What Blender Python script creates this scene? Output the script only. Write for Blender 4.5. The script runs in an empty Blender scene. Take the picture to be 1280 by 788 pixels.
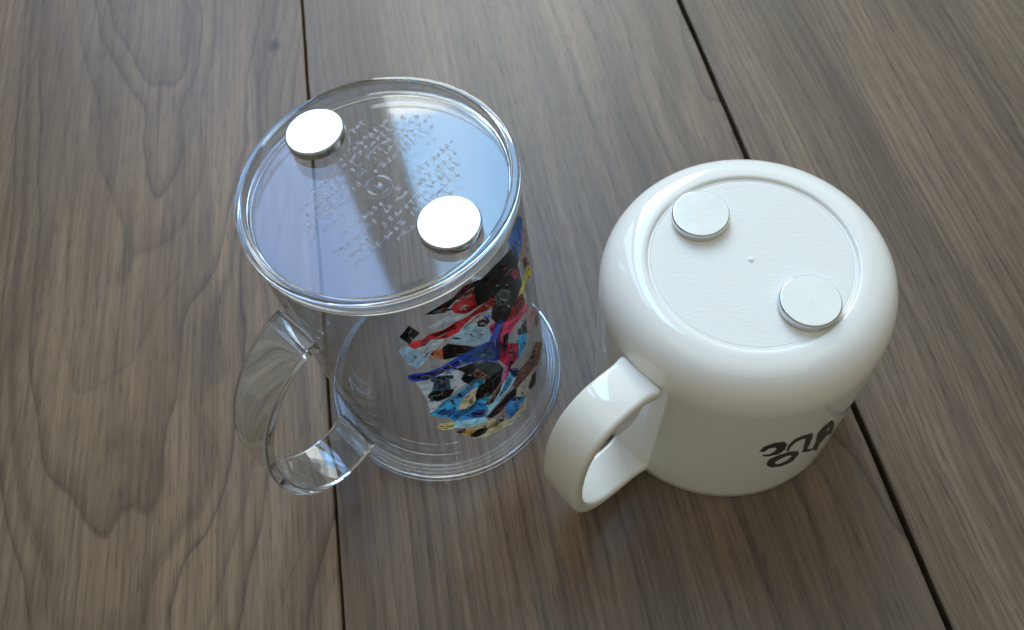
import bpy, bmesh, math, random
from mathutils import Vector, Matrix
from mathutils.geometry import tessellate_polygon

scene = bpy.context.scene
col = scene.collection
rnd = random.Random(7)

# ------------------------------------------------------------------ camera
cam_data = bpy.data.cameras.new("camera")
cam = bpy.data.objects.new("camera", cam_data)
col.objects.link(cam)
cam_data.sensor_width = 36.0
cam_data.lens = 28.2
cam_data.clip_start = 0.01
cam_data.clip_end = 50.0
R_ = Vector((0.98376976, -0.15525120, -0.08996731))
U_ = Vector((0.17943537, 0.85117798, 0.49325348))
F_ = Vector((0.0, 0.50139117, -0.86522072))
cm = Matrix((R_, U_, -F_)).transposed().to_4x4()
cm.translation = Vector((0, 0, 0.27483))
cam.matrix_world = cm
cam_data.dof.use_dof = True
cam_data.dof.focus_distance = 0.205
cam_data.dof.aperture_fstop = 28.0
scene.camera = cam

# ------------------------------------------------------------------ light
world = bpy.data.worlds.new("World")
scene.world = world
world.use_nodes = True
bg = world.node_tree.nodes["Background"]
bg.inputs[0].default_value = (1.0, 0.95, 0.79, 1)
bg.inputs[1].default_value = 0.29


def window_light(name, x0, x1, z0, z1, y, colour, radiance):
    """one pane of the tall window behind the table, a vertical area lamp facing the table"""
    d = bpy.data.lights.new(name, 'AREA')
    d.shape = 'RECTANGLE'
    d.size = x1 - x0
    d.size_y = z1 - z0
    d.color = colour
    d.energy = radiance * math.pi * (x1 - x0) * (z1 - z0)
    o = bpy.data.objects.new(name, d)
    col.objects.link(o)
    o.location = ((x0 + x1) / 2, y, (z0 + z1) / 2)
    o.rotation_euler = (math.radians(-90), 0, 0)
    return o


WY = 1.7
window_light("window_light", -0.86, -0.44, 0.75, 4.0, WY, (0.31, 0.53, 1.0), 6.4)
window_light("window_light", -0.24, 0.48, 1.64, 4.4, WY, (0.29, 0.60, 1.0), 10.4)
window_light("window_light", -0.24, 0.48, 0.70, 1.64, WY, (0.92, 0.98, 0.97), 11.5)
window_light("window_light", 0.48, 2.2, 0.70, 4.0, WY, (0.78, 0.94, 1.0), 1.1)

# added overhead fill lamp, stands in for ceiling bounce and evens the light
cd = bpy.data.lights.new("overhead_fill", 'AREA')
cd.shape = 'RECTANGLE'
cd.size, cd.size_y = 2.4, 1.8
cd.color = (1.0, 0.97, 0.91)
cd.energy = 0.68 * math.pi * 2.4 * 1.8
co = bpy.data.objects.new("overhead_fill", cd)
col.objects.link(co)
co.location = (0.1, -0.55, 2.3)

scene.view_settings.view_transform = 'Standard'
scene.view_settings.look = 'None'
scene.view_settings.gamma = 1.0
scene.view_settings.exposure = 0.0
scene.view_settings.use_curve_mapping = False
scene.cycles.use_denoising = True
scene.cycles.caustics_refractive = True
scene.cycles.caustics_reflective = True
scene.cycles.max_bounces = 20
scene.cycles.transmission_bounces = 20
scene.cycles.glossy_bounces = 8
scene.cycles.diffuse_bounces = 4
scene.cycles.sample_clamp_indirect = 8.0
scene.cycles.blur_glossy = 0.3


# ------------------------------------------------------------------ node helpers
class NT:
    def __init__(self, name):
        self.m = bpy.data.materials.new(name)
        self.m.use_nodes = True
        self.t = self.m.node_tree
        self.p = self.t.nodes["Principled BSDF"]
        self.out = self.t.nodes["Material Output"]

    def n(self, kind, **kw):
        nd = self.t.nodes.new(kind)
        for k, v in kw.items():
            setattr(nd, k, v)
        return nd

    def l(self, a, b):
        self.t.links.new(a, b)

    def val(self, sock, v):
        if hasattr(v, 'default_value') or hasattr(v, 'is_linked'):
            self.l(v, sock)
        else:
            sock.default_value = v

    def math(self, op, a, b=None, c=None):
        nd = self.n('ShaderNodeMath', operation=op)
        self.val(nd.inputs[0], a)
        if b is not None:
            self.val(nd.inputs[1], b)
        if c is not None:
            self.val(nd.inputs[2], c)
        return nd.outputs[0]

    def noise(self, vec, scale, detail=3.0, rough=0.5, dist=0.0):
        nd = self.n('ShaderNodeTexNoise')
        self.l(vec, nd.inputs['Vector'])
        nd.inputs['Scale'].default_value = scale
        nd.inputs['Detail'].default_value = detail
        nd.inputs['Roughness'].default_value = rough
        nd.inputs['Distortion'].default_value = dist
        return nd.outputs['Fac']

    def ramp(self, fac, stops):
        nd = self.n('ShaderNodeValToRGB')
        self.l(fac, nd.inputs[0])
        e = nd.color_ramp.elements
        while len(e) < len(stops):
            e.new(0.5)
        for el, (pos, c) in zip(e, stops):
            el.position = pos
            el.color = (c, c, c, 1) if not hasattr(c, '__len__') else (*c, 1)
        return nd.outputs[0]

    def mix(self, fac, a, b, blend='MIX'):
        nd = self.n('ShaderNodeMix', data_type='RGBA', blend_type=blend)
        self.val(nd.inputs[0], fac)
        for s, v in ((nd.inputs[6], a), (nd.inputs[7], b)):
            if isinstance(v, tuple):
                s.default_value = (*v, 1)
            else:
                self.l(v, s)
        return nd.outputs[2]

    def combine(self, x, y, z):
        nd = self.n('ShaderNodeCombineXYZ')
        for s, v in zip(nd.inputs, (x, y, z)):
            self.val(s, v)
        return nd.outputs[0]

    def bump(self, h, strength, dist):
        nd = self.n('ShaderNodeBump')
        nd.inputs['Strength'].default_value = strength
        nd.inputs['Distance'].default_value = dist
        self.l(h, nd.inputs['Height'])
        self.l(nd.outputs[0], self.p.inputs['Normal'])
        return nd


def walnut(name, px, h0, slope, freq, seed, warm, wav, speck=None):
    """sawn walnut board: growth rings cut by the board plane, fibres and pores along it"""
    w = NT(name)
    tc = w.n('ShaderNodeTexCoord')
    sep = w.n('ShaderNodeSeparateXYZ')
    w.l(tc.outputs['Object'], sep.inputs[0])
    x, y = sep.outputs[0], sep.outputs[1]
    # slow wander of the grain
    v_lo = w.combine(w.math('MULTIPLY', x, 1.6), w.math('MULTIPLY', y, 0.75), seed)
    n_lo = w.math('SUBTRACT', w.noise(v_lo, 9.0, 2.5, 0.5), 0.5)
    v_mid = w.combine(w.math('MULTIPLY', x, 1.8), w.math('MULTIPLY', y, 0.55), seed + 5)
    n_mid = w.math('SUBTRACT', w.noise(v_mid, 34.0, 2.0, 0.5), 0.5)
    dx = w.math('SUBTRACT', w.math('MULTIPLY_ADD', n_lo, wav, x), px)
    h = w.math('ADD', w.math('MULTIPLY_ADD', y, slope, h0), w.math('MULTIPLY', n_lo, wav * 1.5))
    rr = w.math('SQRT', w.math('ADD', w.math('MULTIPLY', dx, dx), w.math('MULTIPLY', h, h)))
    rr = w.math('MULTIPLY_ADD', n_mid, 0.0022, rr)
    # uneven ring widths
    ring = w.math('MULTIPLY', rr, freq)
    wide = w.noise(w.combine(ring, seed, 0.0), 0.55, 2.0, 0.6)
    ring = w.math('MULTIPLY_ADD', wide, 3.0, ring)
    fr = w.math('FRACT', ring)
    cell = w.n('ShaderNodeTexWhiteNoise', noise_dimensions='1D')
    w.l(w.math('FLOOR', ring), cell.inputs['W'])
    late = w.ramp(fr, [(0.0, 0.55), (0.06, 0.06), (0.30, 0.0), (0.62, 0.16), (0.86, 0.62), (0.95, 1.0), (1.0, 0.55)])
    late = w.math('MULTIPLY', late, w.math('MULTIPLY_ADD', cell.outputs[0], 0.75, 0.25))
    # fibres
    v_f = w.combine(w.math('MULTIPLY', w.math('MULTIPLY_ADD', n_lo, wav * 0.3, x), 1.0), w.math('MULTIPLY', y, 0.016), seed)
    f1 = w.noise(v_f, 420.0, 3.0, 0.6)
    v_f2 = w.combine(x, w.math('MULTIPLY', y, 0.028), seed + 2)
    f2 = w.noise(v_f2, 800.0, 3.0, 0.65)
    v_p = w.combine(x, w.math('MULTIPLY', y, 0.06), seed + 9)
    pores = w.ramp(w.noise(v_p, 1500.0, 2.0, 0.5), [(0.0, 1.0), (0.36, 0.9), (0.44, 0.0), (1.0, 0.0)])
    v_s = w.combine(x, w.math('MULTIPLY', y, 0.07), seed + 14)
    streak = w.noise(v_s, 34.0, 4.0, 0.62)
    patch = w.noise(w.combine(x, w.math('MULTIPLY', y, 0.45), seed + 21), 14.0, 3.0, 0.5)
    lt, dk = warm
    c = w.mix(w.ramp(streak, [(0.38, 0.0), (0.60, 1.0)]), tuple(a * 1.12 for a in lt), tuple(a * 0.52 for a in lt))
    c = w.mix(w.ramp(patch, [(0.35, 0.0), (0.7, 0.8)]), c, tuple(a * b for a, b in zip(lt, (0.72, 0.78, 0.86))))
    c = w.mix(w.math('MULTIPLY', late, 0.78), c, dk)
    c = w.mix(w.ramp(f1, [(0.36, 0.34), (0.56, 0.0)]), c, dk)
    c = w.mix(w.ramp(f2, [(0.36, 0.30), (0.54, 0.0)]), c, tuple(a * 0.8 for a in dk))
    c = w.mix(w.math('MULTIPLY', pores, w.math('MULTIPLY_ADD', late, 0.3, 0.30)), c, tuple(a * 0.5 for a in dk))
    c = w.mix(w.ramp(f2, [(0.58, 0.0), (0.8, 0.16)]), c, tuple(min(1, a * 1.5) for a in lt))
    if speck:      # a pin knot in the board
        kd = w.math('SQRT', w.math('ADD', w.math('POWER', w.math('SUBTRACT', x, speck[0]), 2.0), w.math('POWER', w.math('MULTIPLY', w.math('SUBTRACT', y, speck[1]), 0.7), 2.0)))
        c = w.mix(w.ramp(w.math('MULTIPLY', kd, 210.0), [(0.0, 0.95), (0.4, 0.85), (0.7, 0.25), (1.0, 0.0)]), c, tuple(a * 0.6 for a in dk))
    w.l(c, w.p.inputs['Base Color'])
    rg = w.math('MULTIPLY_ADD', f2, 0.16, 0.31)
    w.l(rg, w.p.inputs['Roughness'])
    w.p.inputs['Specular IOR Level'].default_value = 0.30
    hgt = w.math('SUBTRACT', w.math('MULTIPLY', f2, 0.5), pores)
    w.bump(hgt, 0.22, 0.00012)
    return w.m


def simple(name, c, rough=0.4, metal=0.0, coat=0.0):
    w = NT(name)
    w.p.inputs['Base Color'].default_value = (*c, 1)
    w.p.inputs['Roughness'].default_value = rough
    w.p.inputs['Metallic'].default_value = metal
    w.p.inputs['Coat Weight'].default_value = coat
    return w


# ------------------------------------------------------------------ mesh helpers
def link(name, me, mat=None, parent=None, smooth=True):
    if mat is not None:
        me.materials.append(mat)
    if smooth:
        for f in me.polygons:
            f.use_smooth = True
    o = bpy.data.objects.new(name, me)
    col.objects.link(o)
    if parent is not None:
        o.parent = parent
    return o


def from_bm(bm, name):
    bmesh.ops.recalc_face_normals(bm, faces=bm.faces)
    me = bpy.data.meshes.new(name)
    bm.to_mesh(me)
    bm.free()
    return me


def lathe(profile, seg=160, closed=False):
    """revolve (r, z) points about Z; r == 0 points become poles"""
    bm = bmesh.new()
    rings = []
    for r, z in profile:
        if r < 1e-9:
            rings.append([bm.verts.new((0, 0, z))])
        else:
            rings.append([bm.verts.new((r * math.cos(2 * math.pi * i / seg), r * math.sin(2 * math.pi * i / seg), z)) for i in range(seg)])
    pairs = list(zip(rings[:-1], rings[1:]))
    if closed:
        pairs.append((rings[-1], rings[0]))
    for a, b in pairs:
        for i in range(seg):
            j = (i + 1) % seg
            if len(a) == 1 and len(b) == 1:
                continue
            if len(a) == 1:
                bm.faces.new((a[0], b[i], b[j]))
            elif len(b) == 1:
                bm.faces.new((a[i], a[j], b[0]))
            else:
                bm.faces.new((a[i], a[j], b[j], b[i]))
    return bm


def rounded(pts, radius, n=5):
    """round the corners of an open (r, z) polyline"""
    out = [pts[0]]
    for k in range(1, len(pts) - 1):
        p0, p1, p2 = Vector(pts[k - 1]), Vector(pts[k]), Vector(pts[k + 1])
        rad = radius[k] if hasattr(radius, '__len__') else radius
        d0, d1 = p0 - p1, p2 - p1
        t = min(rad, d0.length * 0.48, d1.length * 0.48)
        if t < 1e-6:
            out.append(tuple(p1))
            continue
        a, b = p1 + d0.normalized() * t, p1 + d1.normalized() * t
        for i in range(n + 1):
            s = i / n
            q = a * (1 - s) ** 2 + p1 * 2 * s * (1 - s) + b * s ** 2
            out.append(tuple(q))
    out.append(pts[-1])
    return out


def densify(pts, step):
    out = [pts[0]]
    for a, b in zip(pts[:-1], pts[1:]):
        n = max(1, int(math.ceil(math.hypot(b[0] - a[0], b[1] - a[1]) / step)))
        for i in range(1, n + 1):
            out.append((a[0] + (b[0] - a[0]) * i / n, a[1] + (b[1] - a[1]) * i / n))
    return out


def catmull(pts, n=8):
    P = [Vector(p) for p in pts]
    P = [P[0] * 2 - P[1]] + P + [P[-1] * 2 - P[-2]]
    out = []
    for k in range(1, len(P) - 2):
        for i in range(n):
            t = i / n
            a, b, c, d = P[k - 1], P[k], P[k + 1], P[k + 2]
            out.append(0.5 * ((2 * b) + (c - a) * t + (2 * a - 5 * b + 4 * c - d) * t * t + (3 * b - a - 3 * c + d) * t ** 3))
    out.append(P[-2])
    return out


def strap(outer, width, thick, corner, n=8, crown=0.0, flare=None, smooth=14):
    """a strap handle in the local XZ plane (x outwards, y across), swept along its outer edge line"""
    path = catmull(outer, n)
    for _ in range(smooth):
        path = [path[0], path[1]] + [path[i] * 0.5 + (path[i - 1] + path[i + 1]) * 0.25 for i in range(2, len(path) - 2)] + [path[-2], path[-1]]
    bm = bmesh.new()
    rings = []
    L = len(path)
    for k, q in enumerate(path):
        t = (path[min(k + 1, L - 1)] - path[max(k - 1, 0)]).normalized()
        nrm = Vector((t.y, -t.x))          # towards the hollow of the loop
        wd = width * (flare(k / (L - 1)) if flare else 1.0)
        th = thick(k / (L - 1)) if callable(thick) else thick
        c = min(corner, th * 0.49)
        sec = []
        hw = wd / 2
        for cx, cy, a0 in ((hw - c, th - c, 0), (-(hw - c), th - c, 90), (-(hw - c), c, 180), (hw - c, c, 270)):
            for i in range(5):
                a = math.radians(a0 + i * 22.5)
                sec.append((cx + c * math.cos(a), cy + c * math.sin(a)))
        ring = []
        for (sy, sd) in sec:
            bulge = crown * (1 - (sy / hw) ** 2) * (1 if sd < th / 2 else -0.4)
            pt = q + nrm * (sd - bulge)
            ring.append(bm.verts.new((pt.x, sy, pt.y)))
        rings.append(ring)
    for a, b in zip(rings[:-1], rings[1:]):
        m = len(a)
        for i in range(m):
            bm.faces.new((a[i], a[(i + 1) % m], b[(i + 1) % m], b[i]))
    bm.faces.new(rings[0])
    bm.faces.new(list(reversed(rings[-1])))
    return bm


def thing(name, label, cat, loc=(0, 0, 0), rz=0.0, group=None):
    o = bpy.data.objects.new(name, None)
    col.objects.link(o)
    o.empty_display_size = 0.02
    o.location = loc
    o.rotation_euler = (0, 0, rz)
    o['label'] = label
    o['category'] = cat
    if group:
        o['group'] = group
    return o


def wrap_patch(bm, poly, radius_of, lift, mat_index=0):
    """lay a flat-printed outline, given as (angle in degrees, height in mm), on a wall of revolution"""
    pts = [Vector((math.radians(a) * 0.04, z / 1000.0, 0)) for a, z in poly]
    tris = tessellate_polygon([pts])
    vs = []
    sub = bmesh.new()
    sv = [sub.verts.new(q) for q in pts]
    for t in tris:
        try:
            sub.faces.new([sv[i] for i in t])
        except ValueError:
            pass
    for _ in range(3):
        lng = [e for e in sub.edges if e.calc_length() > 0.003]
        if not lng:
            break
        bmesh.ops.subdivide_edges(sub, edges=lng, cuts=1)
        bmesh.ops.triangulate(sub, faces=sub.faces)
    m = {}
    for v in sub.verts:
        a = v.co.x / 0.04
        r = radius_of(v.co.y) + lift
        m[v] = bm.verts.new((r * math.cos(a), r * math.sin(a), v.co.y))
    for f in sub.faces:
        try:
            g = bm.faces.new([m[v] for v in f.verts])
            g.material_index = mat_index
        except ValueError:
            pass
    sub.free()

# printed artwork: (ink, outline as (angle deg, height mm) on the wall)
ART=[('film',[(-77.7,103.5),(-68.2,107.4),(-53.6,104.8),(-37.9,105.4),(-24.7,104.6),(-19.9,98.5),(-18.0,80.9),(-19.5,49.6),(-20.5,34.2),(-31.0,23.4),(-42.9,19.3),(-55.1,16.9),(-72.2,19.0),(-82.2,31.4),(-90.6,45.3),(-91.0,57.4),(-93.0,69.0),(-95.0,81.5),(-93.0,91.8),(-86.8,100.1)]),('pale',[(-91.7,70.0),(-85.0,73.1),(-75.8,72.0),(-69.8,70.7),(-72.0,61.8),(-77.6,59.9),(-91.5,49.4),(-90.2,58.8)]),('pale',[(-78.4,98.2),(-70.8,99.6),(-63.5,95.6),(-68.6,94.9),(-75.9,95.6)]),('sky',[(-71.4,88.9),(-64.7,90.9),(-59.6,87.8),(-55.2,79.8),(-56.5,74.8),(-62.6,79.0),(-71.1,85.7)]),('sky',[(-93.4,89.7),(-90.0,91.9),(-86.3,87.9),(-84.4,83.3),(-88.9,79.3),(-92.4,82.6)]),('pale',[(-86.3,90.1),(-79.2,92.0),(-74.6,90.0),(-79.6,86.6),(-82.3,84.8),(-85.0,85.1)]),('cream',[(-69.6,23.1),(-64.5,25.3),(-55.7,18.3),(-47.5,18.8),(-43.6,20.7),(-46.1,14.8),(-56.2,15.4),(-69.1,18.0),(-75.9,21.0)]),('cream',[(-78.8,33.3),(-68.4,28.9),(-62.6,26.8),(-65.1,22.4),(-69.6,23.1),(-74.6,27.1)]),('cream',[(-81.6,41.3),(-75.3,53.8),(-68.2,55.3),(-68.3,48.7),(-72.1,44.6)]),('olive',[(-48.0,35.6),(-41.4,34.8),(-33.9,31.6),(-38.9,24.4),(-45.1,24.7),(-49.3,29.8)]),('black',[(-41.8,103.3),(-32.4,94.9),(-30.4,89.1),(-30.4,81.5),(-36.2,80.9),(-41.0,79.9),(-44.7,77.6),(-50.1,81.2),(-52.1,85.9),(-49.9,90.9),(-52.9,94.2),(-57.6,95.3),(-57.8,100.7),(-56.1,103.2),(-51.6,104.1)]),('black',[(-53.2,104.9),(-45.0,104.7),(-35.1,102.6),(-31.3,101.5),(-28.8,93.5),(-32.5,91.8),(-40.8,94.4),(-47.7,95.4),(-57.9,97.7),(-56.9,102.9)]),('blue2',[(-21.0,105.9),(-16.8,101.4),(-22.8,95.3),(-29.3,94.8),(-32.2,101.5),(-33.1,106.2),(-28.1,107.2)]),('rose',[(-17.3,100.0),(-15.5,90.2),(-18.0,85.7),(-24.4,90.1)]),('brown',[(-23.4,89.2),(-18.9,85.2),(-19.4,81.7),(-23.4,83.9)]),('yellow',[(-19.8,81.2),(-15.1,75.6),(-17.6,73.3),(-24.7,78.8),(-30.1,76.7),(-27.3,68.8),(-31.4,74.3),(-32.0,80.6),(-23.4,81.2)]),('pink',[(-36.6,94.0),(-32.2,92.4),(-29.7,86.5),(-33.7,88.6)]),('black',[(-79.2,105.3),(-77.5,104.8),(-71.3,105.8),(-64.8,106.3),(-60.2,107.5),(-55.3,106.1),(-53.7,104.5),(-57.1,104.6),(-63.3,105.3),(-68.5,103.5),(-71.1,102.4),(-74.7,103.4)]),('maroon',[(-65.3,106.6),(-60.7,108.1),(-56.7,106.2),(-58.5,104.4),(-63.4,104.7)]),('rust',[(-65.3,104.7),(-60.8,105.2),(-57.6,104.0),(-58.3,102.6),(-62.7,102.9)]),('red',[(-67.9,102.5),(-66.2,103.4),(-62.8,102.7),(-57.9,101.7),(-58.2,95.7),(-63.2,96.4),(-67.3,99.5)]),('crimson',[(-66.1,99.4),(-62.5,98.9),(-58.2,97.0),(-58.2,95.6),(-63.3,96.4)]),('grey',[(-76.0,104.4),(-70.6,104.1),(-69.4,102.4),(-71.3,101.6)]),('black',[(-90.8,97.4),(-85.9,101.5),(-83.3,97.2),(-88.5,93.3)]),('red',[(-87.6,92.7),(-85.7,93.8),(-82.0,93.5),(-78.8,95.0),(-73.4,94.3),(-69.1,95.2),(-63.8,94.4),(-58.5,94.6),(-52.1,94.2),(-49.2,90.4),(-52.5,90.1),(-61.6,92.9),(-65.8,91.7),(-68.7,90.1),(-74.5,90.3),(-79.1,92.3),(-81.8,90.6),(-86.3,90.1)]),('rust',[(-63.9,94.1),(-58.5,94.5),(-52.1,94.1),(-49.3,90.5),(-52.7,90.6),(-58.9,92.9)]),('maroon',[(-78.4,94.4),(-73.5,94.2),(-69.2,94.9),(-68.9,93.7),(-73.8,93.1),(-77.7,93.1)]),('orange',[(-82.3,84.8),(-79.7,86.3),(-76.3,85.0),(-77.9,80.4),(-81.2,82.8)]),('black',[(-76.4,85.8),(-73.8,86.6),(-67.3,81.3),(-63.0,77.4),(-71.8,78.5),(-77.4,79.8)]),('grey',[(-48.4,93.1),(-44.0,93.2),(-39.7,87.8),(-39.5,84.9),(-43.5,85.2),(-48.2,88.1)]),('pale',[(-43.0,91.9),(-39.6,88.1),(-40.7,88.1),(-42.9,90.7)]),('maroon',[(-44.7,77.6),(-35.2,79.9),(-30.5,77.3),(-29.6,71.1),(-36.5,72.3),(-44.3,75.7)]),('red',[(-41.7,77.7),(-34.4,78.4),(-30.5,72.9),(-30.4,71.2),(-39.4,74.5)]),('blue',[(-56.4,75.4),(-53.0,79.3),(-50.1,81.2),(-46.4,78.5),(-49.3,74.4),(-53.3,68.6),(-54.8,62.5),(-59.9,67.1),(-66.2,75.5)]),('pink',[(-49.7,76.3),(-46.7,77.3),(-38.3,74.2),(-28.6,69.3),(-28.8,66.4),(-39.7,69.5),(-47.1,69.1),(-49.9,65.3),(-54.3,64.6),(-51.3,73.2)]),('pink',[(-54.4,82.8),(-50.7,81.8),(-53.3,78.1),(-54.9,79.5)]),('cyan',[(-41.2,60.4),(-37.3,61.3),(-33.4,56.0),(-34.8,51.6),(-42.7,50.7)]),('slate',[(-38.6,65.2),(-31.1,62.6),(-31.9,56.0),(-39.4,62.7)]),('black',[(-59.3,89.0),(-56.7,88.3),(-54.0,84.6),(-57.0,84.6),(-59.6,86.7)]),('blue2',[(-55.5,88.8),(-53.1,87.8),(-53.2,84.7),(-55.2,85.7)]),('rose',[(-26.1,65.9),(-16.0,52.1),(-16.8,46.9),(-26.7,55.1),(-31.1,53.4),(-32.2,59.7)]),('brown',[(-20.1,52.5),(-15.1,50.1),(-17.6,46.1),(-22.5,48.5)]),('crimson',[(-53.2,71.0),(-41.1,58.7),(-42.9,51.9),(-48.1,52.1),(-51.6,56.7),(-54.2,63.6)]),('black',[(-48.4,71.2),(-45.4,69.9),(-48.1,63.5),(-50.2,62.3),(-50.2,66.5)]),('blue',[(-93.1,75.8),(-89.8,76.3),(-85.4,75.7),(-79.4,76.4),(-73.1,77.7),(-65.3,78.0),(-58.9,76.0),(-52.5,70.4),(-55.4,62.2),(-60.9,68.0),(-70.6,72.9),(-79.2,73.0),(-86.6,71.5),(-92.3,71.9),(-93.3,73.3)]),('navy',[(-92.6,75.3),(-85.7,74.6),(-79.1,75.6),(-73.4,76.3),(-72.7,74.3),(-79.5,74.0),(-86.8,72.9),(-92.4,73.4)]),('blue2',[(-65.7,76.7),(-59.2,74.7),(-54.9,67.6),(-57.0,65.4),(-61.9,69.7),(-66.7,72.6),(-70.4,73.6)]),('sky',[(-80.1,75.9),(-79.1,74.9),(-77.1,72.4),(-77.9,72.2),(-79.6,73.9)]),('sky',[(-76.7,76.5),(-75.8,75.3),(-73.8,72.5),(-74.6,72.3),(-76.4,74.3)]),('sky',[(-72.1,76.7),(-71.1,75.5),(-69.3,72.8),(-70.3,72.8),(-71.7,74.6)]),('sky',[(-88.9,74.5),(-87.5,74.6),(-84.4,73.0),(-85.2,72.5),(-87.8,73.5)]),('teal',[(-85.5,71.1),(-82.5,71.6),(-77.1,69.3),(-77.0,67.4),(-78.8,67.6),(-79.6,61.9),(-78.6,60.9),(-80.7,57.8),(-86.4,57.0),(-89.7,60.5),(-88.8,62.5),(-86.9,64.2),(-85.0,68.8)]),('navy',[(-85.9,70.9),(-82.5,71.6),(-76.8,69.2),(-77.3,67.5),(-81.8,69.6),(-85.5,69.4)]),('blue2',[(-83.4,68.1),(-80.7,67.3),(-81.1,63.5),(-84.0,63.9)]),('black',[(-89.3,61.8),(-85.9,63.4),(-78.5,61.3),(-79.2,59.8),(-83.3,57.2),(-87.0,57.0),(-89.4,59.5)]),('slate',[(-73.6,71.0),(-68.5,70.6),(-62.4,67.9),(-55.7,60.8),(-53.7,55.2),(-57.7,48.9),(-63.0,46.2),(-69.9,48.0),(-69.7,51.8),(-66.3,57.5),(-72.0,61.8),(-73.2,64.8),(-70.7,67.1)]),('black',[(-63.7,56.3),(-53.7,55.2),(-56.5,48.7),(-63.1,45.8),(-69.9,48.0),(-68.2,52.5)]),('black',[(-73.2,64.8),(-71.1,65.6),(-68.2,63.9),(-68.3,60.9),(-71.1,60.2),(-72.2,62.4)]),('peach',[(-67.8,64.1),(-65.6,66.3),(-63.2,61.7),(-60.7,56.4),(-66.2,61.0)]),('cyan',[(-91.5,49.4),(-87.9,51.3),(-83.8,55.5),(-76.9,57.6),(-69.6,61.0),(-64.1,57.6),(-64.7,55.3),(-70.9,55.5),(-76.8,52.8),(-80.0,47.7),(-84.0,44.6),(-87.6,45.6)]),('blue2',[(-89.7,49.4),(-85.7,50.4),(-83.0,48.7),(-80.7,50.1),(-80.6,48.0),(-83.8,45.6),(-87.3,46.5)]),('sky',[(-82.6,55.0),(-75.7,57.3),(-70.0,59.4),(-67.4,58.8),(-70.5,57.1),(-76.1,55.7),(-81.8,53.6)]),('navy',[(-77.0,57.4),(-76.2,57.4),(-75.7,54.9),(-76.4,54.8)]),('navy',[(-72.7,59.1),(-71.9,59.0),(-71.4,56.3),(-72.1,56.3)]),('navy',[(-81.4,54.9),(-80.6,55.1),(-79.9,52.1),(-80.7,52.1)]),('azure',[(-84.6,44.9),(-80.8,47.1),(-76.0,45.3),(-70.3,46.3),(-67.1,41.7),(-66.6,37.1),(-68.7,34.1),(-75.1,37.4),(-82.5,40.2)]),('blue',[(-77.1,40.8),(-71.5,41.1),(-67.8,38.2),(-68.6,34.6),(-72.5,36.6)]),('cyan',[(-71.5,47.2),(-69.9,48.0),(-63.0,46.2),(-65.6,41.4),(-68.5,41.8)]),('ice',[(-68.7,34.1),(-65.8,40.6),(-58.6,44.9),(-52.1,47.0),(-49.0,48.0),(-46.7,43.1),(-50.8,40.7),(-57.5,38.8),(-63.8,35.7)]),('cyan',[(-54.3,45.4),(-50.0,48.1),(-47.5,44.0),(-51.3,42.3),(-56.9,41.3)]),('black',[(-67.6,32.6),(-62.3,35.3),(-55.2,37.4),(-48.8,36.5),(-49.9,31.6),(-55.4,32.4),(-59.4,30.2),(-65.0,30.3)]),('magenta',[(-56.5,46.8),(-53.5,52.3),(-49.6,57.3),(-45.8,61.1),(-42.2,54.6),(-47.9,52.8),(-51.6,49.3)]),('brown',[(-65.0,40.9),(-61.8,45.0),(-57.2,47.5),(-55.7,46.9),(-58.1,43.5),(-62.9,40.0)]),('rose',[(-66.6,42.3),(-63.7,44.8),(-62.5,43.7),(-65.2,40.0)]),('navy',[(-50.5,51.9),(-45.2,47.1),(-44.3,42.2),(-48.1,43.7)]),('brown',[(-43.9,43.7),(-35.6,41.5),(-26.6,41.8),(-17.2,30.0),(-25.1,28.3),(-33.7,32.3),(-41.4,34.8),(-47.0,35.4),(-49.0,39.8)]),('rose',[(-35.6,41.5),(-28.8,41.7),(-26.2,37.5),(-32.6,35.9)]),('slate',[(-39.7,26.5),(-34.6,29.3),(-30.8,27.6),(-33.8,20.9),(-39.1,23.6)]),('azure',[(-56.7,30.6),(-52.6,32.5),(-44.2,23.5),(-46.7,22.3),(-52.4,24.7),(-48.8,22.7),(-50.4,20.1),(-56.2,20.1),(-57.3,23.5)]),('ice',[(-56.6,22.7),(-51.8,22.9),(-49.6,21.4),(-52.4,20.2),(-56.2,20.1)]),('navy',[(-53.4,33.4),(-49.2,30.2),(-46.6,25.4),(-51.4,29.1)]),('mauve',[(-62.5,29.0),(-58.3,31.2),(-56.5,27.2),(-58.4,22.5),(-61.6,23.6),(-65.1,22.4)]),('black',[(-62.8,25.9),(-59.9,23.5),(-60.6,22.5),(-62.0,23.7)]),('ice',[(-83.6,38.1),(-80.0,39.5),(-72.7,35.7),(-67.7,32.1),(-69.6,29.9),(-78.8,33.3),(-83.8,34.9)]),('yellow2',[(-91.9,38.5),(-89.5,40.5),(-83.4,39.1),(-85.1,35.0),(-90.1,35.8)]),('orange2',[(-83.2,31.8),(-79.2,31.3),(-74.7,26.6),(-77.9,24.8),(-82.0,28.4)]),('black',[(-84.2,31.8),(-80.4,32.0),(-79.5,30.3),(-82.2,30.2),(-82.0,28.4)]),('black',[(-78.6,25.2),(-74.6,27.1),(-70.2,27.1),(-69.4,24.1),(-71.3,22.2),(-75.7,22.1)])]
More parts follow.
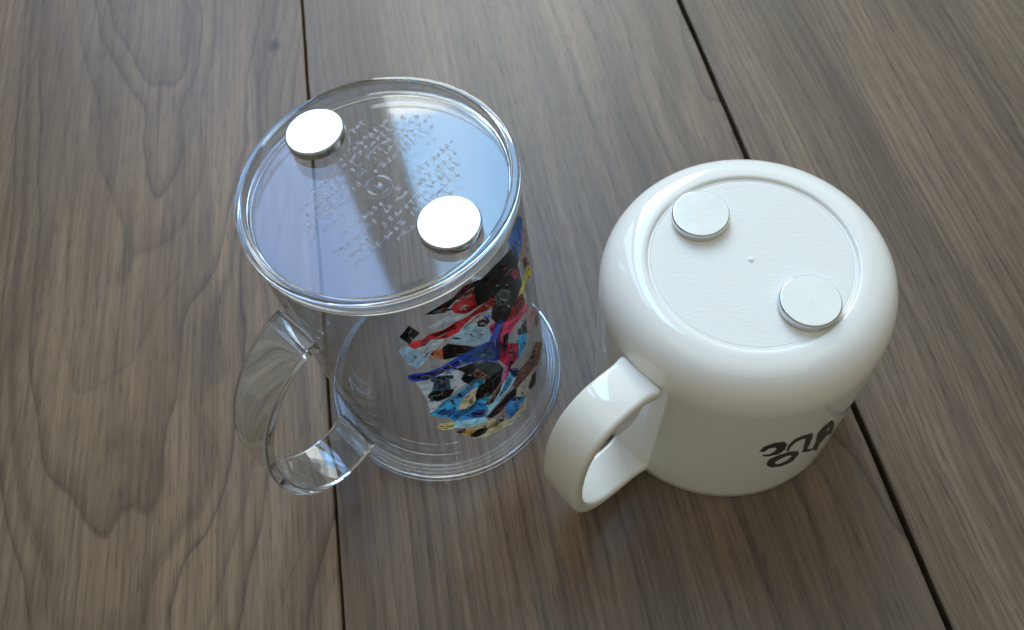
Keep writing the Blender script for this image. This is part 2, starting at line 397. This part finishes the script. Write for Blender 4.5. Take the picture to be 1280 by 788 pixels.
LETTERS=[[(-95.7,42.8),(-94.5,46.6),(-91.2,48.5),(-87.1,48.0),(-85.3,45.3),(-84.7,40.5),(-86.6,37.7),(-90.4,37.5),(-93.5,38.5),(-93.5,39.6),(-90.8,39.2),(-89.2,40.8),(-88.7,43.2),(-89.9,44.6),(-92.2,44.5),(-93.7,42.2)],[(-90.0,31.2),(-89.8,34.6),(-86.4,36.7),(-81.8,37.0),(-77.2,34.2),(-75.6,30.8),(-77.0,25.0),(-81.7,24.3),(-86.9,26.3),(-89.0,28.5)],[(-86.5,30.5),(-84.9,32.8),(-81.9,33.8),(-80.1,33.1),(-79.6,31.5),(-80.8,29.2),(-83.3,28.1),(-85.3,28.7)],[(-83.6,38.4),(-84.2,43.5),(-82.7,47.5),(-79.4,48.3),(-74.9,46.9),(-73.3,43.1),(-72.1,35.0),(-71.8,28.3),(-74.0,30.8),(-75.7,39.0),(-76.8,44.0),(-79.2,45.3),(-81.4,44.0),(-82.6,41.3),(-82.5,38.0)],[(-74.8,31.5),(-73.4,32.6),(-68.3,27.8),(-67.8,25.5),(-71.7,28.5)],[(-67.5,25.8),(-68.1,32.4),(-71.0,42.6),(-70.0,46.8),(-65.8,48.4),(-62.8,43.1),(-65.1,40.6),(-64.9,35.5),(-63.9,28.0),(-62.4,19.5)],[(-66.7,32.9),(-66.6,38.6),(-61.5,36.8),(-57.1,29.4),(-61.7,31.0),(-62.9,27.1)],[(-62.4,34.3),(-63.5,41.5),(-63.6,45.0),(-60.5,39.3),(-57.4,30.4),(-56.9,26.4)]]

# ------------------------------------------------------------------ the table
PSI = 0.020428
table = bpy.data.objects.new("tabletop", None)
PW = 0.1883
me = bpy.data.meshes.new("tabletop")
bm = bmesh.new()
bmesh.ops.create_cube(bm, size=1.0, matrix=Matrix.Diagonal((PW * 7.02, 1.62, 0.02, 1)))
bm.to_mesh(me)
bm.free()
dark = simple("seam_shadow_board", (0.018, 0.014, 0.012), 0.9)
table = link("tabletop", me, dark.m, smooth=False)
table.location = (0.016, 0.3, -0.0235)
table.rotation_euler = (0, 0, PSI)
table['kind'] = 'structure'
table['label'] = 'walnut tabletop of wide boards with narrow dark seams'
LT = (0.246, 0.168, 0.097)
DK = (0.058, 0.038, 0.024)
board_look = {
    -1: walnut("walnut_cathedral", 0.012, 0.056, -0.10, 170.0, 3.1, (LT, DK), 0.022, (0.0787, 0.0427)),
    0: walnut("walnut_straight", 0.11, 0.06, -0.04, 190.0, 41.7, ((0.196, 0.136, 0.086), (0.047, 0.033, 0.023)), 0.03),
    1: walnut("walnut_fine", 0.055, 0.030, 0.09, 330.0, 23.3, ((0.210, 0.146, 0.092), (0.051, 0.036, 0.026)), 0.03),
}
board_look[-2] = board_look[1]
board_look[2] = board_look[0]
board_look[-3] = board_look[0]
board_look[3] = board_look[-1]
for k in range(-3, 4):
    gl_, gr_ = (0.0019 if k == 1 else 0.0011), (0.0019 if k == 0 else 0.0011)
    gap = (gl_ + gr_) / 2
    hx, hz, ch = (PW - gap) / 2, 0.0135 / 2, 0.0006
    bm = bmesh.new()
    prev = None
    ns = 220
    drift = [0.0, 0.0]
    for i in range(ns + 1):
        yy = -0.8 + 1.6 * i / ns
        drift = [d * 0.86 + rnd.uniform(-0.00007, 0.00007) for d in drift]
        c1, c2 = ch * rnd.uniform(0.7, 1.4), ch * rnd.uniform(0.7, 1.4)
        xl, xr = -hx + drift[0], hx + drift[1]
        sec = [(xl, -hz), (xr, -hz), (xr, hz - c1), (xr - c1 * 0.35, hz - c1 * 0.3), (xr - c1, hz), (xl + c2, hz), (xl + c2 * 0.35, hz - c2 * 0.3), (xl, hz - c2)]
        ring = [bm.verts.new((u, yy, v)) for u, v in sec]
        if prev:
            for j in range(8):
                bm.faces.new((prev[j], prev[(j + 1) % 8], ring[(j + 1) % 8], ring[j]))
        else:
            bm.faces.new(ring)
        prev = ring
    bm.faces.new(prev)
    b = link("plank", from_bm(bm, "plank"), board_look[k], table, smooth=False)
    # table-local: x across, z so that the board faces lie at world height 0
    b.location = (k * PW + (gl_ - gr_) / 4, 0, 0.0235 - 0.0135 / 2 + 0.0000)

# ------------------------------------------------------------------ materials of the things
clear = NT("clear_acrylic")
clear.p.inputs['Base Color'].default_value = (0.88, 0.945, 1.0, 1)  # blue tint puts the window's blue reflection into the plastic's colour
clear.p.inputs['Transmission Weight'].default_value = 1.0
clear.p.inputs['Roughness'].default_value = 0.0
clear.p.inputs['IOR'].default_value = 1.49

thin = NT("thin_clear_acrylic")
g = thin.n('ShaderNodeNewGeometry')
dt = thin.n('ShaderNodeVectorMath', operation='DOT_PRODUCT')
thin.l(g.outputs['Normal'], dt.inputs[0])
thin.l(g.outputs['Incoming'], dt.inputs[1])
inv = thin.math('SUBTRACT', 1.0, thin.math('ABSOLUTE', dt.outputs['Value']))
refl = thin.math('MULTIPLY_ADD', thin.math('POWER', inv, 5.0), 0.95, 0.042)
tr = thin.n('ShaderNodeBsdfTransparent')
thin.l(thin.mix(thin.math('POWER', inv, 3.0), (0.985, 0.99, 0.995), (0.80, 0.83, 0.86)), tr.inputs[0])
gl = thin.n('ShaderNodeBsdfGlossy')
gl.inputs['Roughness'].default_value = 0.02
mx = thin.n('ShaderNodeMixShader')
thin.l(refl, mx.inputs[0])
thin.l(tr.outputs[0], mx.inputs[1])
thin.l(gl.outputs[0], mx.inputs[2])
thin.l(mx.outputs[0], thin.out.inputs[0])

wht = NT("glossy_white_melamine")
tc = wht.n('ShaderNodeTexCoord')
wht.p.inputs['Base Color'].default_value = (0.775, 0.775, 0.715, 1)
wht.p.inputs['Roughness'].default_value = 0.07
wht.p.inputs['Specular IOR Level'].default_value = 0.55
wht.bump(wht.noise(tc.outputs['Object'], 160.0, 2.0, 0.5), 0.05, 0.0004)

plate_m = NT("orange_peel_white_melamine")
tc = plate_m.n('ShaderNodeTexCoord')
plate_m.p.inputs['Base Color'].default_value = (0.775, 0.775, 0.715, 1)
plate_m.p.inputs['Roughness'].default_value = 0.5
plate_m.p.inputs['Specular IOR Level'].default_value = 0.18
sp = plate_m.n('ShaderNodeMapping')
sp.inputs['Rotation'].default_value = (0, 0, 0.5)
sp.inputs['Scale'].default_value = (1.0, 2.2, 1.0)
plate_m.l(tc.outputs['Object'], sp.inputs[0])
plate_m.bump(plate_m.noise(sp.outputs[0], 520.0, 4.0, 0.6), 0.4, 0.0003)

steel = NT("nickel_plating")
tc = steel.n('ShaderNodeTexCoord')
steel.p.inputs['Metallic'].default_value = 1.0
steel.l(steel.mix(steel.noise(tc.outputs['Object'], 220.0, 4.0, 0.6), (0.58, 0.60, 0.615), (0.68, 0.70, 0.71)), steel.p.inputs['Base Color'])
steel.l(steel.math('MULTIPLY_ADD', steel.noise(tc.outputs['Object'], 500.0, 4.0, 0.6), 0.12, 0.04), steel.p.inputs['Roughness'])

# ------------------------------------------------------------------ clear mug
AX, AY = -0.028616, 0.139909
ZD = 0.1121                       # top of the recessed foot disc
mug = thing("clear_mug", "tall clear plastic mug with colourful printed picture, standing upside down", "mug", (AX, AY, 0))


def wall_a(z):
    return 0.0386 - 0.00133 * min(max((z - 0.0115) / 0.0905, 0), 1)


# wall, foot disc: thin sheets (outer and inner face); lip flange and foot ring: solid rings
ww = densify([(0.0386, 0.0062), (wall_a(0.102), 0.102), (0.03727, 0.1092)], 0.004)
wi = densify([(0.0351, 0.1090), (0.0366, 0.0005)], 0.004)
bm = lathe(ww, 192)
bi = lathe(wi, 192)
me_i = bpy.data.meshes.new("inner")
bi.to_mesh(me_i)
bi.free()
bm.from_mesh(me_i)
bpy.data.meshes.remove(me_i)
link("wall", from_bm(bm, "clear_mug_wall"), thin.m, mug)
fd = [(0.0345, ZD), (0.0045, ZD), (0.0041, ZD), (0.0037, ZD), (0.0034, ZD + 0.0004), (0.0031, ZD + 0.00055), (0.0027, ZD + 0.0004), (0.0024, ZD), (0.0021, ZD), (0.0015, ZD), (0.0012, ZD), (0.0009, ZD + 0.0002), (0.0, ZD + 0.0003)]
fd = rounded(fd, 0.00015, 2) + [(0.0, ZD - 0.0026), (0.0345, ZD - 0.0026)]
bm = lathe(densify(fd, 0.003), 160)
disc_m = thin.m.copy()
disc_m.name = "foot_disc_acrylic"
for nd in disc_m.node_tree.nodes:
    if nd.type == 'BSDF_GLOSSY':
        nd.inputs['Roughness'].default_value = 0.055
link("foot_disc", from_bm(bm, "foot_disc"), disc_m, mug)
fr = [(0.0347, 0.1092), (0.0375, 0.1092), (0.0377, 0.1130), (0.0377, 0.1144), (0.0373, 0.1149), (0.0357, 0.1149), (0.0353, 0.1144), (0.0350, 0.1125), (0.0347, 0.1118)]
bm = lathe(rounded(fr, 0.0003, 4), 192, closed=True)
link("foot_ring", from_bm(bm, "foot_ring"), clear.m, mug)
fl = [(0.0419, 0.0003), (0.0432, 0.0003), (0.0436, 0.0007), (0.0435, 0.0013), (0.0427, 0.0015), (0.0426, 0.0022), (0.0420, 0.0023)]
bm = lathe(rounded(fl, 0.0002, 3), 192, closed=True)
for rr_, zz_ in ((0.0414, 0.0034), (0.0404, 0.0043), (0.0394, 0.0053)):      # fine raised rings above the lip
    tor = lathe([(rr_ + 0.00032 * math.cos(k * math.pi / 4), zz_ + 0.00032 * math.sin(k * math.pi / 4)) for k in range(8)], 160, closed=True)
    tm_ = bpy.data.meshes.new("ring")
    tor.to_mesh(tm_)
    tor.free()
    bm.from_mesh(tm_)
    bpy.data.meshes.remove(tm_)
link("lip_flange", from_bm(bm, "lip_flange"), clear.m, mug)
st = [(0.0419, 0.0023), (0.0416, 0.0030), (0.0409, 0.0031), (0.0406, 0.0039), (0.0399, 0.0040), (0.0396, 0.0049), (0.0390, 0.0050), (0.0386, 0.0062)]
bm = lathe(densify(rounded(st, 0.00018, 3), 0.0006), 192)
link("lip_steps", from_bm(bm, "lip_steps"), thin.m, mug)

# strap handle
HA = math.radians(-142.5)
ha = [(0.0376, 0.0888), (0.0430, 0.0878), (0.0490, 0.0848), (0.0575, 0.0775), (0.0645, 0.0675), (0.0695, 0.0545), (0.0712, 0.0415),
      (0.0700, 0.0290), (0.0660, 0.0195), (0.0600, 0.0138), (0.0525, 0.0116), (0.0450, 0.0122), (0.0395, 0.0145)]
hb = strap(ha, 0.0165, lambda t: 0.0029 + 0.0022 * math.exp(-(t / 0.05) ** 2) + 0.0022 * math.exp(-((1 - t) / 0.05) ** 2), 0.0006, 14, 0.0, None, 60)
# bed the two ends on the curved wall
for v in hb.verts:
    lim = math.sqrt(max((wall_a(v.co.z) + 0.00008) ** 2 - v.co.y ** 2, 0))
    if v.co.x < lim + 0.0006:
        v.co.x = lim
handle = link("handle", from_bm(hb, "clear_mug_handle"), clear.m, mug)
handle.rotation_euler = (0, 0, HA)

# the raised moulded lettering on the foot, too small and blurred to read: rows of short strokes
emb = NT("frosted_moulding")
emb.p.inputs['Base Color'].default_value = (0.9, 0.93, 0.96, 1)
emb.p.inputs['Transmission Weight'].default_value = 0.75
emb.p.inputs['Roughness'].default_value = 0.25
emb.p.inputs['IOR'].default_value = 1.3
bm = bmesh.new()
ROW = math.radians(38)
er, en = Vector((math.cos(ROW), math.sin(ROW))), Vector((-math.sin(ROW), math.cos(ROW)))
mags_a = [Vector((-0.0154, 0.0209)), Vector((0.01726, -0.0177))]
rows = [(-0.0165, -0.010, 0.012), (-0.0135, -0.014, 0.016), (-0.0105, -0.019, 0.019), (-0.0075, -0.021, 0.022), (-0.0045, -0.019, 0.024), (0.0045, -0.022, 0.025),
        (0.0072, -0.020, 0.026), (0.0099, -0.018, 0.024), (0.0126, -0.012, 0.022), (0.0153, -0.004, 0.020), (0.0205, 0.0, 0.014), (0.0232, 0.003, 0.008)]
for off, s0, s1 in rows:
    s = s0
    while s < s1:
        gw = rnd.uniform(0.0011, 0.0019)
        c = er * s + en * off
        ok = c.length < 0.0305 and all((c - q).length > 0.0095 for q in mags_a) and c.length > 0.0052 and rnd.random() > 0.1
        if ok:
            for _ in range(rnd.randint(3, 5)):
                hz = rnd.random() < 0.5
                a = er if hz else en
                n_ = en if hz else er
                ln = rnd.uniform(0.5, 1.0) * (gw if hz else 0.0017) * 0.5
                q = c + er * rnd.uniform(-0.35, 0.35) * gw + en * rnd.uniform(-0.7, 0.7) * 0.001
                t = 0.000085
                cs = [q + a * ln + n_ * t, q - a * ln + n_ * t, q - a * ln - n_ * t, q + a * ln - n_ * t]
                lo = [bm.verts.new((v.x, v.y, ZD + 0.00001)) for v in cs]
                q2 = [q + (v - q) * 0.8 for v in cs]
                hi = [bm.verts.new((v.x, v.y, ZD + 0.00016)) for v in q2]
                bm.faces.new(hi)
                for i in range(4):
                    bm.faces.new((lo[i], lo[(i + 1) % 4], hi[(i + 1) % 4], hi[i]))
        s += gw + rnd.uniform(0.0003, 0.0006)
text = link("moulded_lettering", from_bm(bm, "moulded_lettering"), emb.m, mug, smooth=False)
text['kind'] = 'stuff'
text['label'] = 'rows of tiny raised lettering moulded into the clear foot'

# the printed picture
INK = {'black': (0.012, 0.016, 0.017), 'red': (0.50, 0.035, 0.045), 'crimson': (0.38, 0.015, 0.045), 'maroon': (0.17, 0.012, 0.016), 'rust': (0.33, 0.07, 0.05),
       'pink': (0.58, 0.055, 0.14), 'magenta': (0.40, 0.075, 0.20), 'rose': (0.42, 0.27, 0.29), 'orange': (0.48, 0.14, 0.06), 'orange2': (0.52, 0.27, 0.05),
       'peach': (0.58, 0.27, 0.19), 'yellow': (0.60, 0.50, 0.06), 'yellow2': (0.55, 0.44, 0.17), 'cream': (0.50, 0.44, 0.27), 'olive': (0.36, 0.36, 0.27),
       'blue': (0.025, 0.06, 0.36), 'blue2': (0.035, 0.15, 0.45), 'navy': (0.012, 0.025, 0.12), 'azure': (0.025, 0.21, 0.50), 'cyan': (0.045, 0.34, 0.60),
       'ice': (0.28, 0.55, 0.68), 'sky': (0.30, 0.45, 0.55), 'pale': (0.42, 0.46, 0.47), 'teal': (0.06, 0.20, 0.28), 'grey': (0.12, 0.15, 0.145),
       'slate': (0.055, 0.065, 0.068), 'brown': (0.13, 0.06, 0.045), 'mauve': (0.30, 0.20, 0.20)}
ink_slot = {}
ink_mats = []
for k, (nm, c) in enumerate(INK.items()):
    c = tuple(min(0.85, v * (1.3 if max(c) > 0.1 else 0.6)) for v in c)
    w = NT("ink_" + nm)
    tcn = w.n('ShaderNodeTexCoord')
    nz = w.noise(tcn.outputs['Object'], 260.0, 4.0, 0.62, 0.8)
    nz2 = w.noise(tcn.outputs['Object'], 90.0, 3.0, 0.55, 1.2)
    base = w.mix(w.ramp(nz, [(0.40, 0.0), (0.62, 0.75)]), c, tuple(v * 0.40 for v in c))
    base = w.mix(w.ramp(nz2, [(0.52, 0.0), (0.72, 0.55)]), base, tuple(min(1, v * 1.5 + 0.05) for v in c))
    w.l(base, w.p.inputs['Base Color'])
    w.p.inputs['Roughness'].default_value = 0.2
    w.p.inputs['Specular IOR Level'].default_value = 0.25
    tl = w.n('ShaderNodeBsdfTranslucent')     # thin ink film on a clear wall lets daylight through
    w.l(base, tl.inputs[0])
    ms = w.n('ShaderNodeMixShader')
    ms.inputs[0].default_value = 0.5
    w.l(w.p.outputs[0], ms.inputs[1])
    w.l(tl.outputs[0], ms.inputs[2])
    w.l(ms.outputs[0], w.out.inputs[0])
    ink_slot[nm] = k
    ink_mats.append(w.m)
film = NT("clear_ink_film")
film.p.inputs['Base Color'].default_value = (0.62, 0.68, 0.70, 1)
ftr = film.n('ShaderNodeBsdfTransparent')
fms = film.n('ShaderNodeMixShader')
fms.inputs[0].default_value = 0.09
film.l(ftr.outputs[0], fms.inputs[1])
film.l(film.p.outputs[0], fms.inputs[2])
film.l(fms.outputs[0], film.out.inputs[0])
ink_slot['film'] = len(ink_mats)
ink_mats.append(film.m)
bm = bmesh.new()
for k, (nm, poly) in enumerate(ART):
    if nm != 'film':      # let neighbouring colours meet
        ca, cz = sum(q[0] for q in poly) / len(poly), sum(q[1] for q in poly) / len(poly)
        poly = [(ca + (q[0] - ca) * 1.09, cz + (q[1] - cz) * 1.09) for q in poly]
    wrap_patch(bm, poly, wall_a, 0.00010 + 0.000004 * k, ink_slot[nm])
# folds, outlines and glints inside the printed shapes
for k, (nm, poly) in enumerate(ART):
    if nm == 'film':
        continue
    P = [Vector((math.radians(a) * 38.0, z)) for a, z in poly]
    c0 = sum(P, Vector((0, 0))) / len(P)
    sxx = sum((q.x - c0.x) ** 2 for q in P)
    syy = sum((q.y - c0.y) ** 2 for q in P)
    sxy = sum((q.x - c0.x) * (q.y - c0.y) for q in P)
    ang = 0.5 * math.atan2(2 * sxy, sxx - syy)
    ax_ = Vector((math.cos(ang), math.sin(ang)))
    ext = max(abs((q - c0).dot(ax_)) for q in P)
    wid = max(abs((q - c0).dot(Vector((-ax_.y, ax_.x)))) for q in P)
    for _ in range(int(3 + ext * 0.5)):
        dirn = (ax_ + Vector((rnd.uniform(-.35, .35), rnd.uniform(-.35, .35)))).normalized()
        nn = Vector((-dirn.y, dirn.x))
        m0 = c0 + ax_ * rnd.uniform(-.62, .62) * ext + Vector((-ax_.y, ax_.x)) * rnd.uniform(-.45, .45) * wid
        ln = rnd.uniform(0.8, 2.6)
        hw_ = rnd.uniform(0.12, 0.42)
        bend = rnd.uniform(-.7, .7)
        sl = [m0 - dirn * ln + nn * bend, m0 + nn * hw_, m0 + dirn * ln + nn * bend, m0 - nn * hw_]
        u = rnd.random()
        tone = 'black' if u < .18 else 'navy' if u < .30 else 'pale' if u < .50 else 'maroon' if u < .66 else 'ice' if u < .74 else 'rust' if u < .82 else nm
        if nm in ('pale', 'sky', 'cream', 'ice', 'olive') and u < .5:
            tone = 'slate' if u < .12 else 'sky'
        wrap_patch(bm, [(math.degrees(q.x / 38.0), q.y) for q in sl], wall_a, 0.0005 + 0.000002 * k + rnd.uniform(0, .00005), ink_slot[tone])
me = bpy.data.meshes.new("printed_picture")
bm.to_mesh(me)
bm.free()
for mm in ink_mats:
    me.materials.append(mm)
pic = link("printed_picture", me, None, mug)
pic['label'] = 'collage-like picture printed in red, blue, black and yellow on the clear wall'

# ------------------------------------------------------------------ white mug
BX, BY = 0.06901, 0.11621
HB = 0.08163
wm = thing("white_mug", "squat glossy white mug with dark lettering, standing upside down", "mug", (BX, BY, 0))


def wall_b(z):
    return 0.0438 - 0.0011 * min(max(z / 0.064, 0), 1)


dome = []
for i in range(0, 25):
    a = math.radians(i * 90 / 24)
    dome.append((0.0302 + 0.0125 * max(math.cos(a), 0) ** 0.9, HB - 0.0155 + 0.0155 * math.sin(a) ** 0.9))
prof = [(0.0418, 0.0004), (0.0424, 0.0002), (0.0434, 0.0002), (0.0438, 0.0007), (0.0438, 0.004), (wall_b(0.02), 0.02), (wall_b(0.04), 0.04), (wall_b(0.055), 0.055)] + dome
prof += [(0.0298, HB - 0.00002), (0.0294, HB - 0.00012), (0.0291, HB - 0.0004), (0.0289, HB - 0.0008), (0.0286, HB - 0.0009), (0.0283, HB - 0.0009), (0.0279, HB - 0.0008)]
inn = [(0.0279, HB - 0.0030), (0.0310, HB - 0.0050), (0.0360, HB - 0.010), (0.0392, HB - 0.020), (0.0400, 0.05), (0.0410, 0.004), (0.0418, 0.0004)]
bm = lathe(prof + inn[:-1], 192, closed=True)
wbody = link("body", from_bm(bm, "white_mug_body"), wht.m, wm)
pr = [(0.0, HB - 0.0004), (0.0006, HB - 0.00045), (0.0008, HB - 0.00078), (0.0012, HB - 0.00077), (0.0016, HB - 0.00077), (0.0024, HB - 0.00077), (0.0262, HB - 0.00078), (0.0274, HB - 0.00079), (0.02785, HB - 0.0008), (0.0279, HB - 0.00085), (0.0279, HB - 0.0030), (0.0, HB - 0.0030)]
bm = lathe(densify(pr, 0.003), 192)
link("foot_plate", from_bm(bm, "foot_plate"), plate_m.m, wm)

HBZ = math.radians(-148)
hw = [(0.0425, 0.0683), (0.0480, 0.0698), (0.0550, 0.0708), (0.0620, 0.0698), (0.0685, 0.0655), (0.0732, 0.0570), (0.0756, 0.0455), (0.0764, 0.0340),
      (0.0752, 0.0230), (0.0714, 0.0140), (0.0652, 0.0080), (0.0575, 0.0050), (0.0505, 0.0036), (0.0430, 0.0028)]
hb = strap(hw, 0.0142, 0.0044, 0.0014, 12, 0.0003, lambda u: 1 + 0.10 * math.exp(-(u / 0.04) ** 2) + 0.10 * math.exp(-((1 - u) / 0.04) ** 2), 30)
h2 = link("handle", from_bm(hb, "white_mug_handle"), wht.m, wm)
h2.rotation_euler = (0, 0, HBZ)

inkb = simple("black_print", (0.02, 0.022, 0.018), 0.3)
bm = bmesh.new()
for k, poly in enumerate(LETTERS):
    wrap_patch(bm, poly, wall_b, 0.00012 + (0.00006 if k == 2 else 0.0), 1 if k == 2 else 0)
me = bpy.data.meshes.new("printed_word")
bm.to_mesh(me)
bm.free()
me.materials.append(inkb.m)
me.materials.append(wht.m)
wd = link("printed_word", me, None, wm)
wd['label'] = 'dark serif word printed on the white wall, upside down'

# ------------------------------------------------------------------ magnets
mr, mt = 0.00828, 0.0030
pm = [(0.0, 0.0)] + [(mr - 0.0004, 0.0), (mr, 0.0004), (mr, mt - 0.0004), (mr - 0.0004, mt)] + [(mr - 0.00055, mt), (mr - 0.0008, mt + 0.000004), (0.004, mt + 0.00002), (0.0, mt + 0.000025)]
pm = rounded(pm, [0, 0.0003, 0.0003, 0.0003, 0.0001, 0, 0, 0, 0], 3)
mag_mesh = from_bm(lathe(pm, 72), "disc_magnet")
mag_mesh.materials.append(steel.m)
spots = [
    ((AX + mags_a[0].x, AY + mags_a[0].y, ZD), "round silver magnet at the far left edge of the clear mug's foot"),
    ((AX + mags_a[1].x, AY + mags_a[1].y, ZD), "round silver magnet on the clear mug's foot, above the printed picture"),
    ((0.059058, 0.132964, HB - 0.0008), "round silver magnet on the white mug's foot, farther from its lettering"),
    ((0.079411, 0.098593, HB - 0.0008), "round silver magnet on the white mug's foot, on the side of the lettering"),
]
tilts = [(0.0, -0.035), (0.0, 0.02), (0.004, -0.006), (-0.006, 0.008)]
for (loc, lab), (tx, ty) in zip(spots, tilts):
    o = link("disc_magnet", mag_mesh, None, None)
    o.location = (loc[0], loc[1], loc[2] + 0.00004 + 0.5 * mr * abs(ty))
    o.rotation_euler = (tx, ty, 0)
    o['label'] = lab
    o['category'] = 'magnet'
    o['group'] = 'silver disc magnets on the upturned mugs'
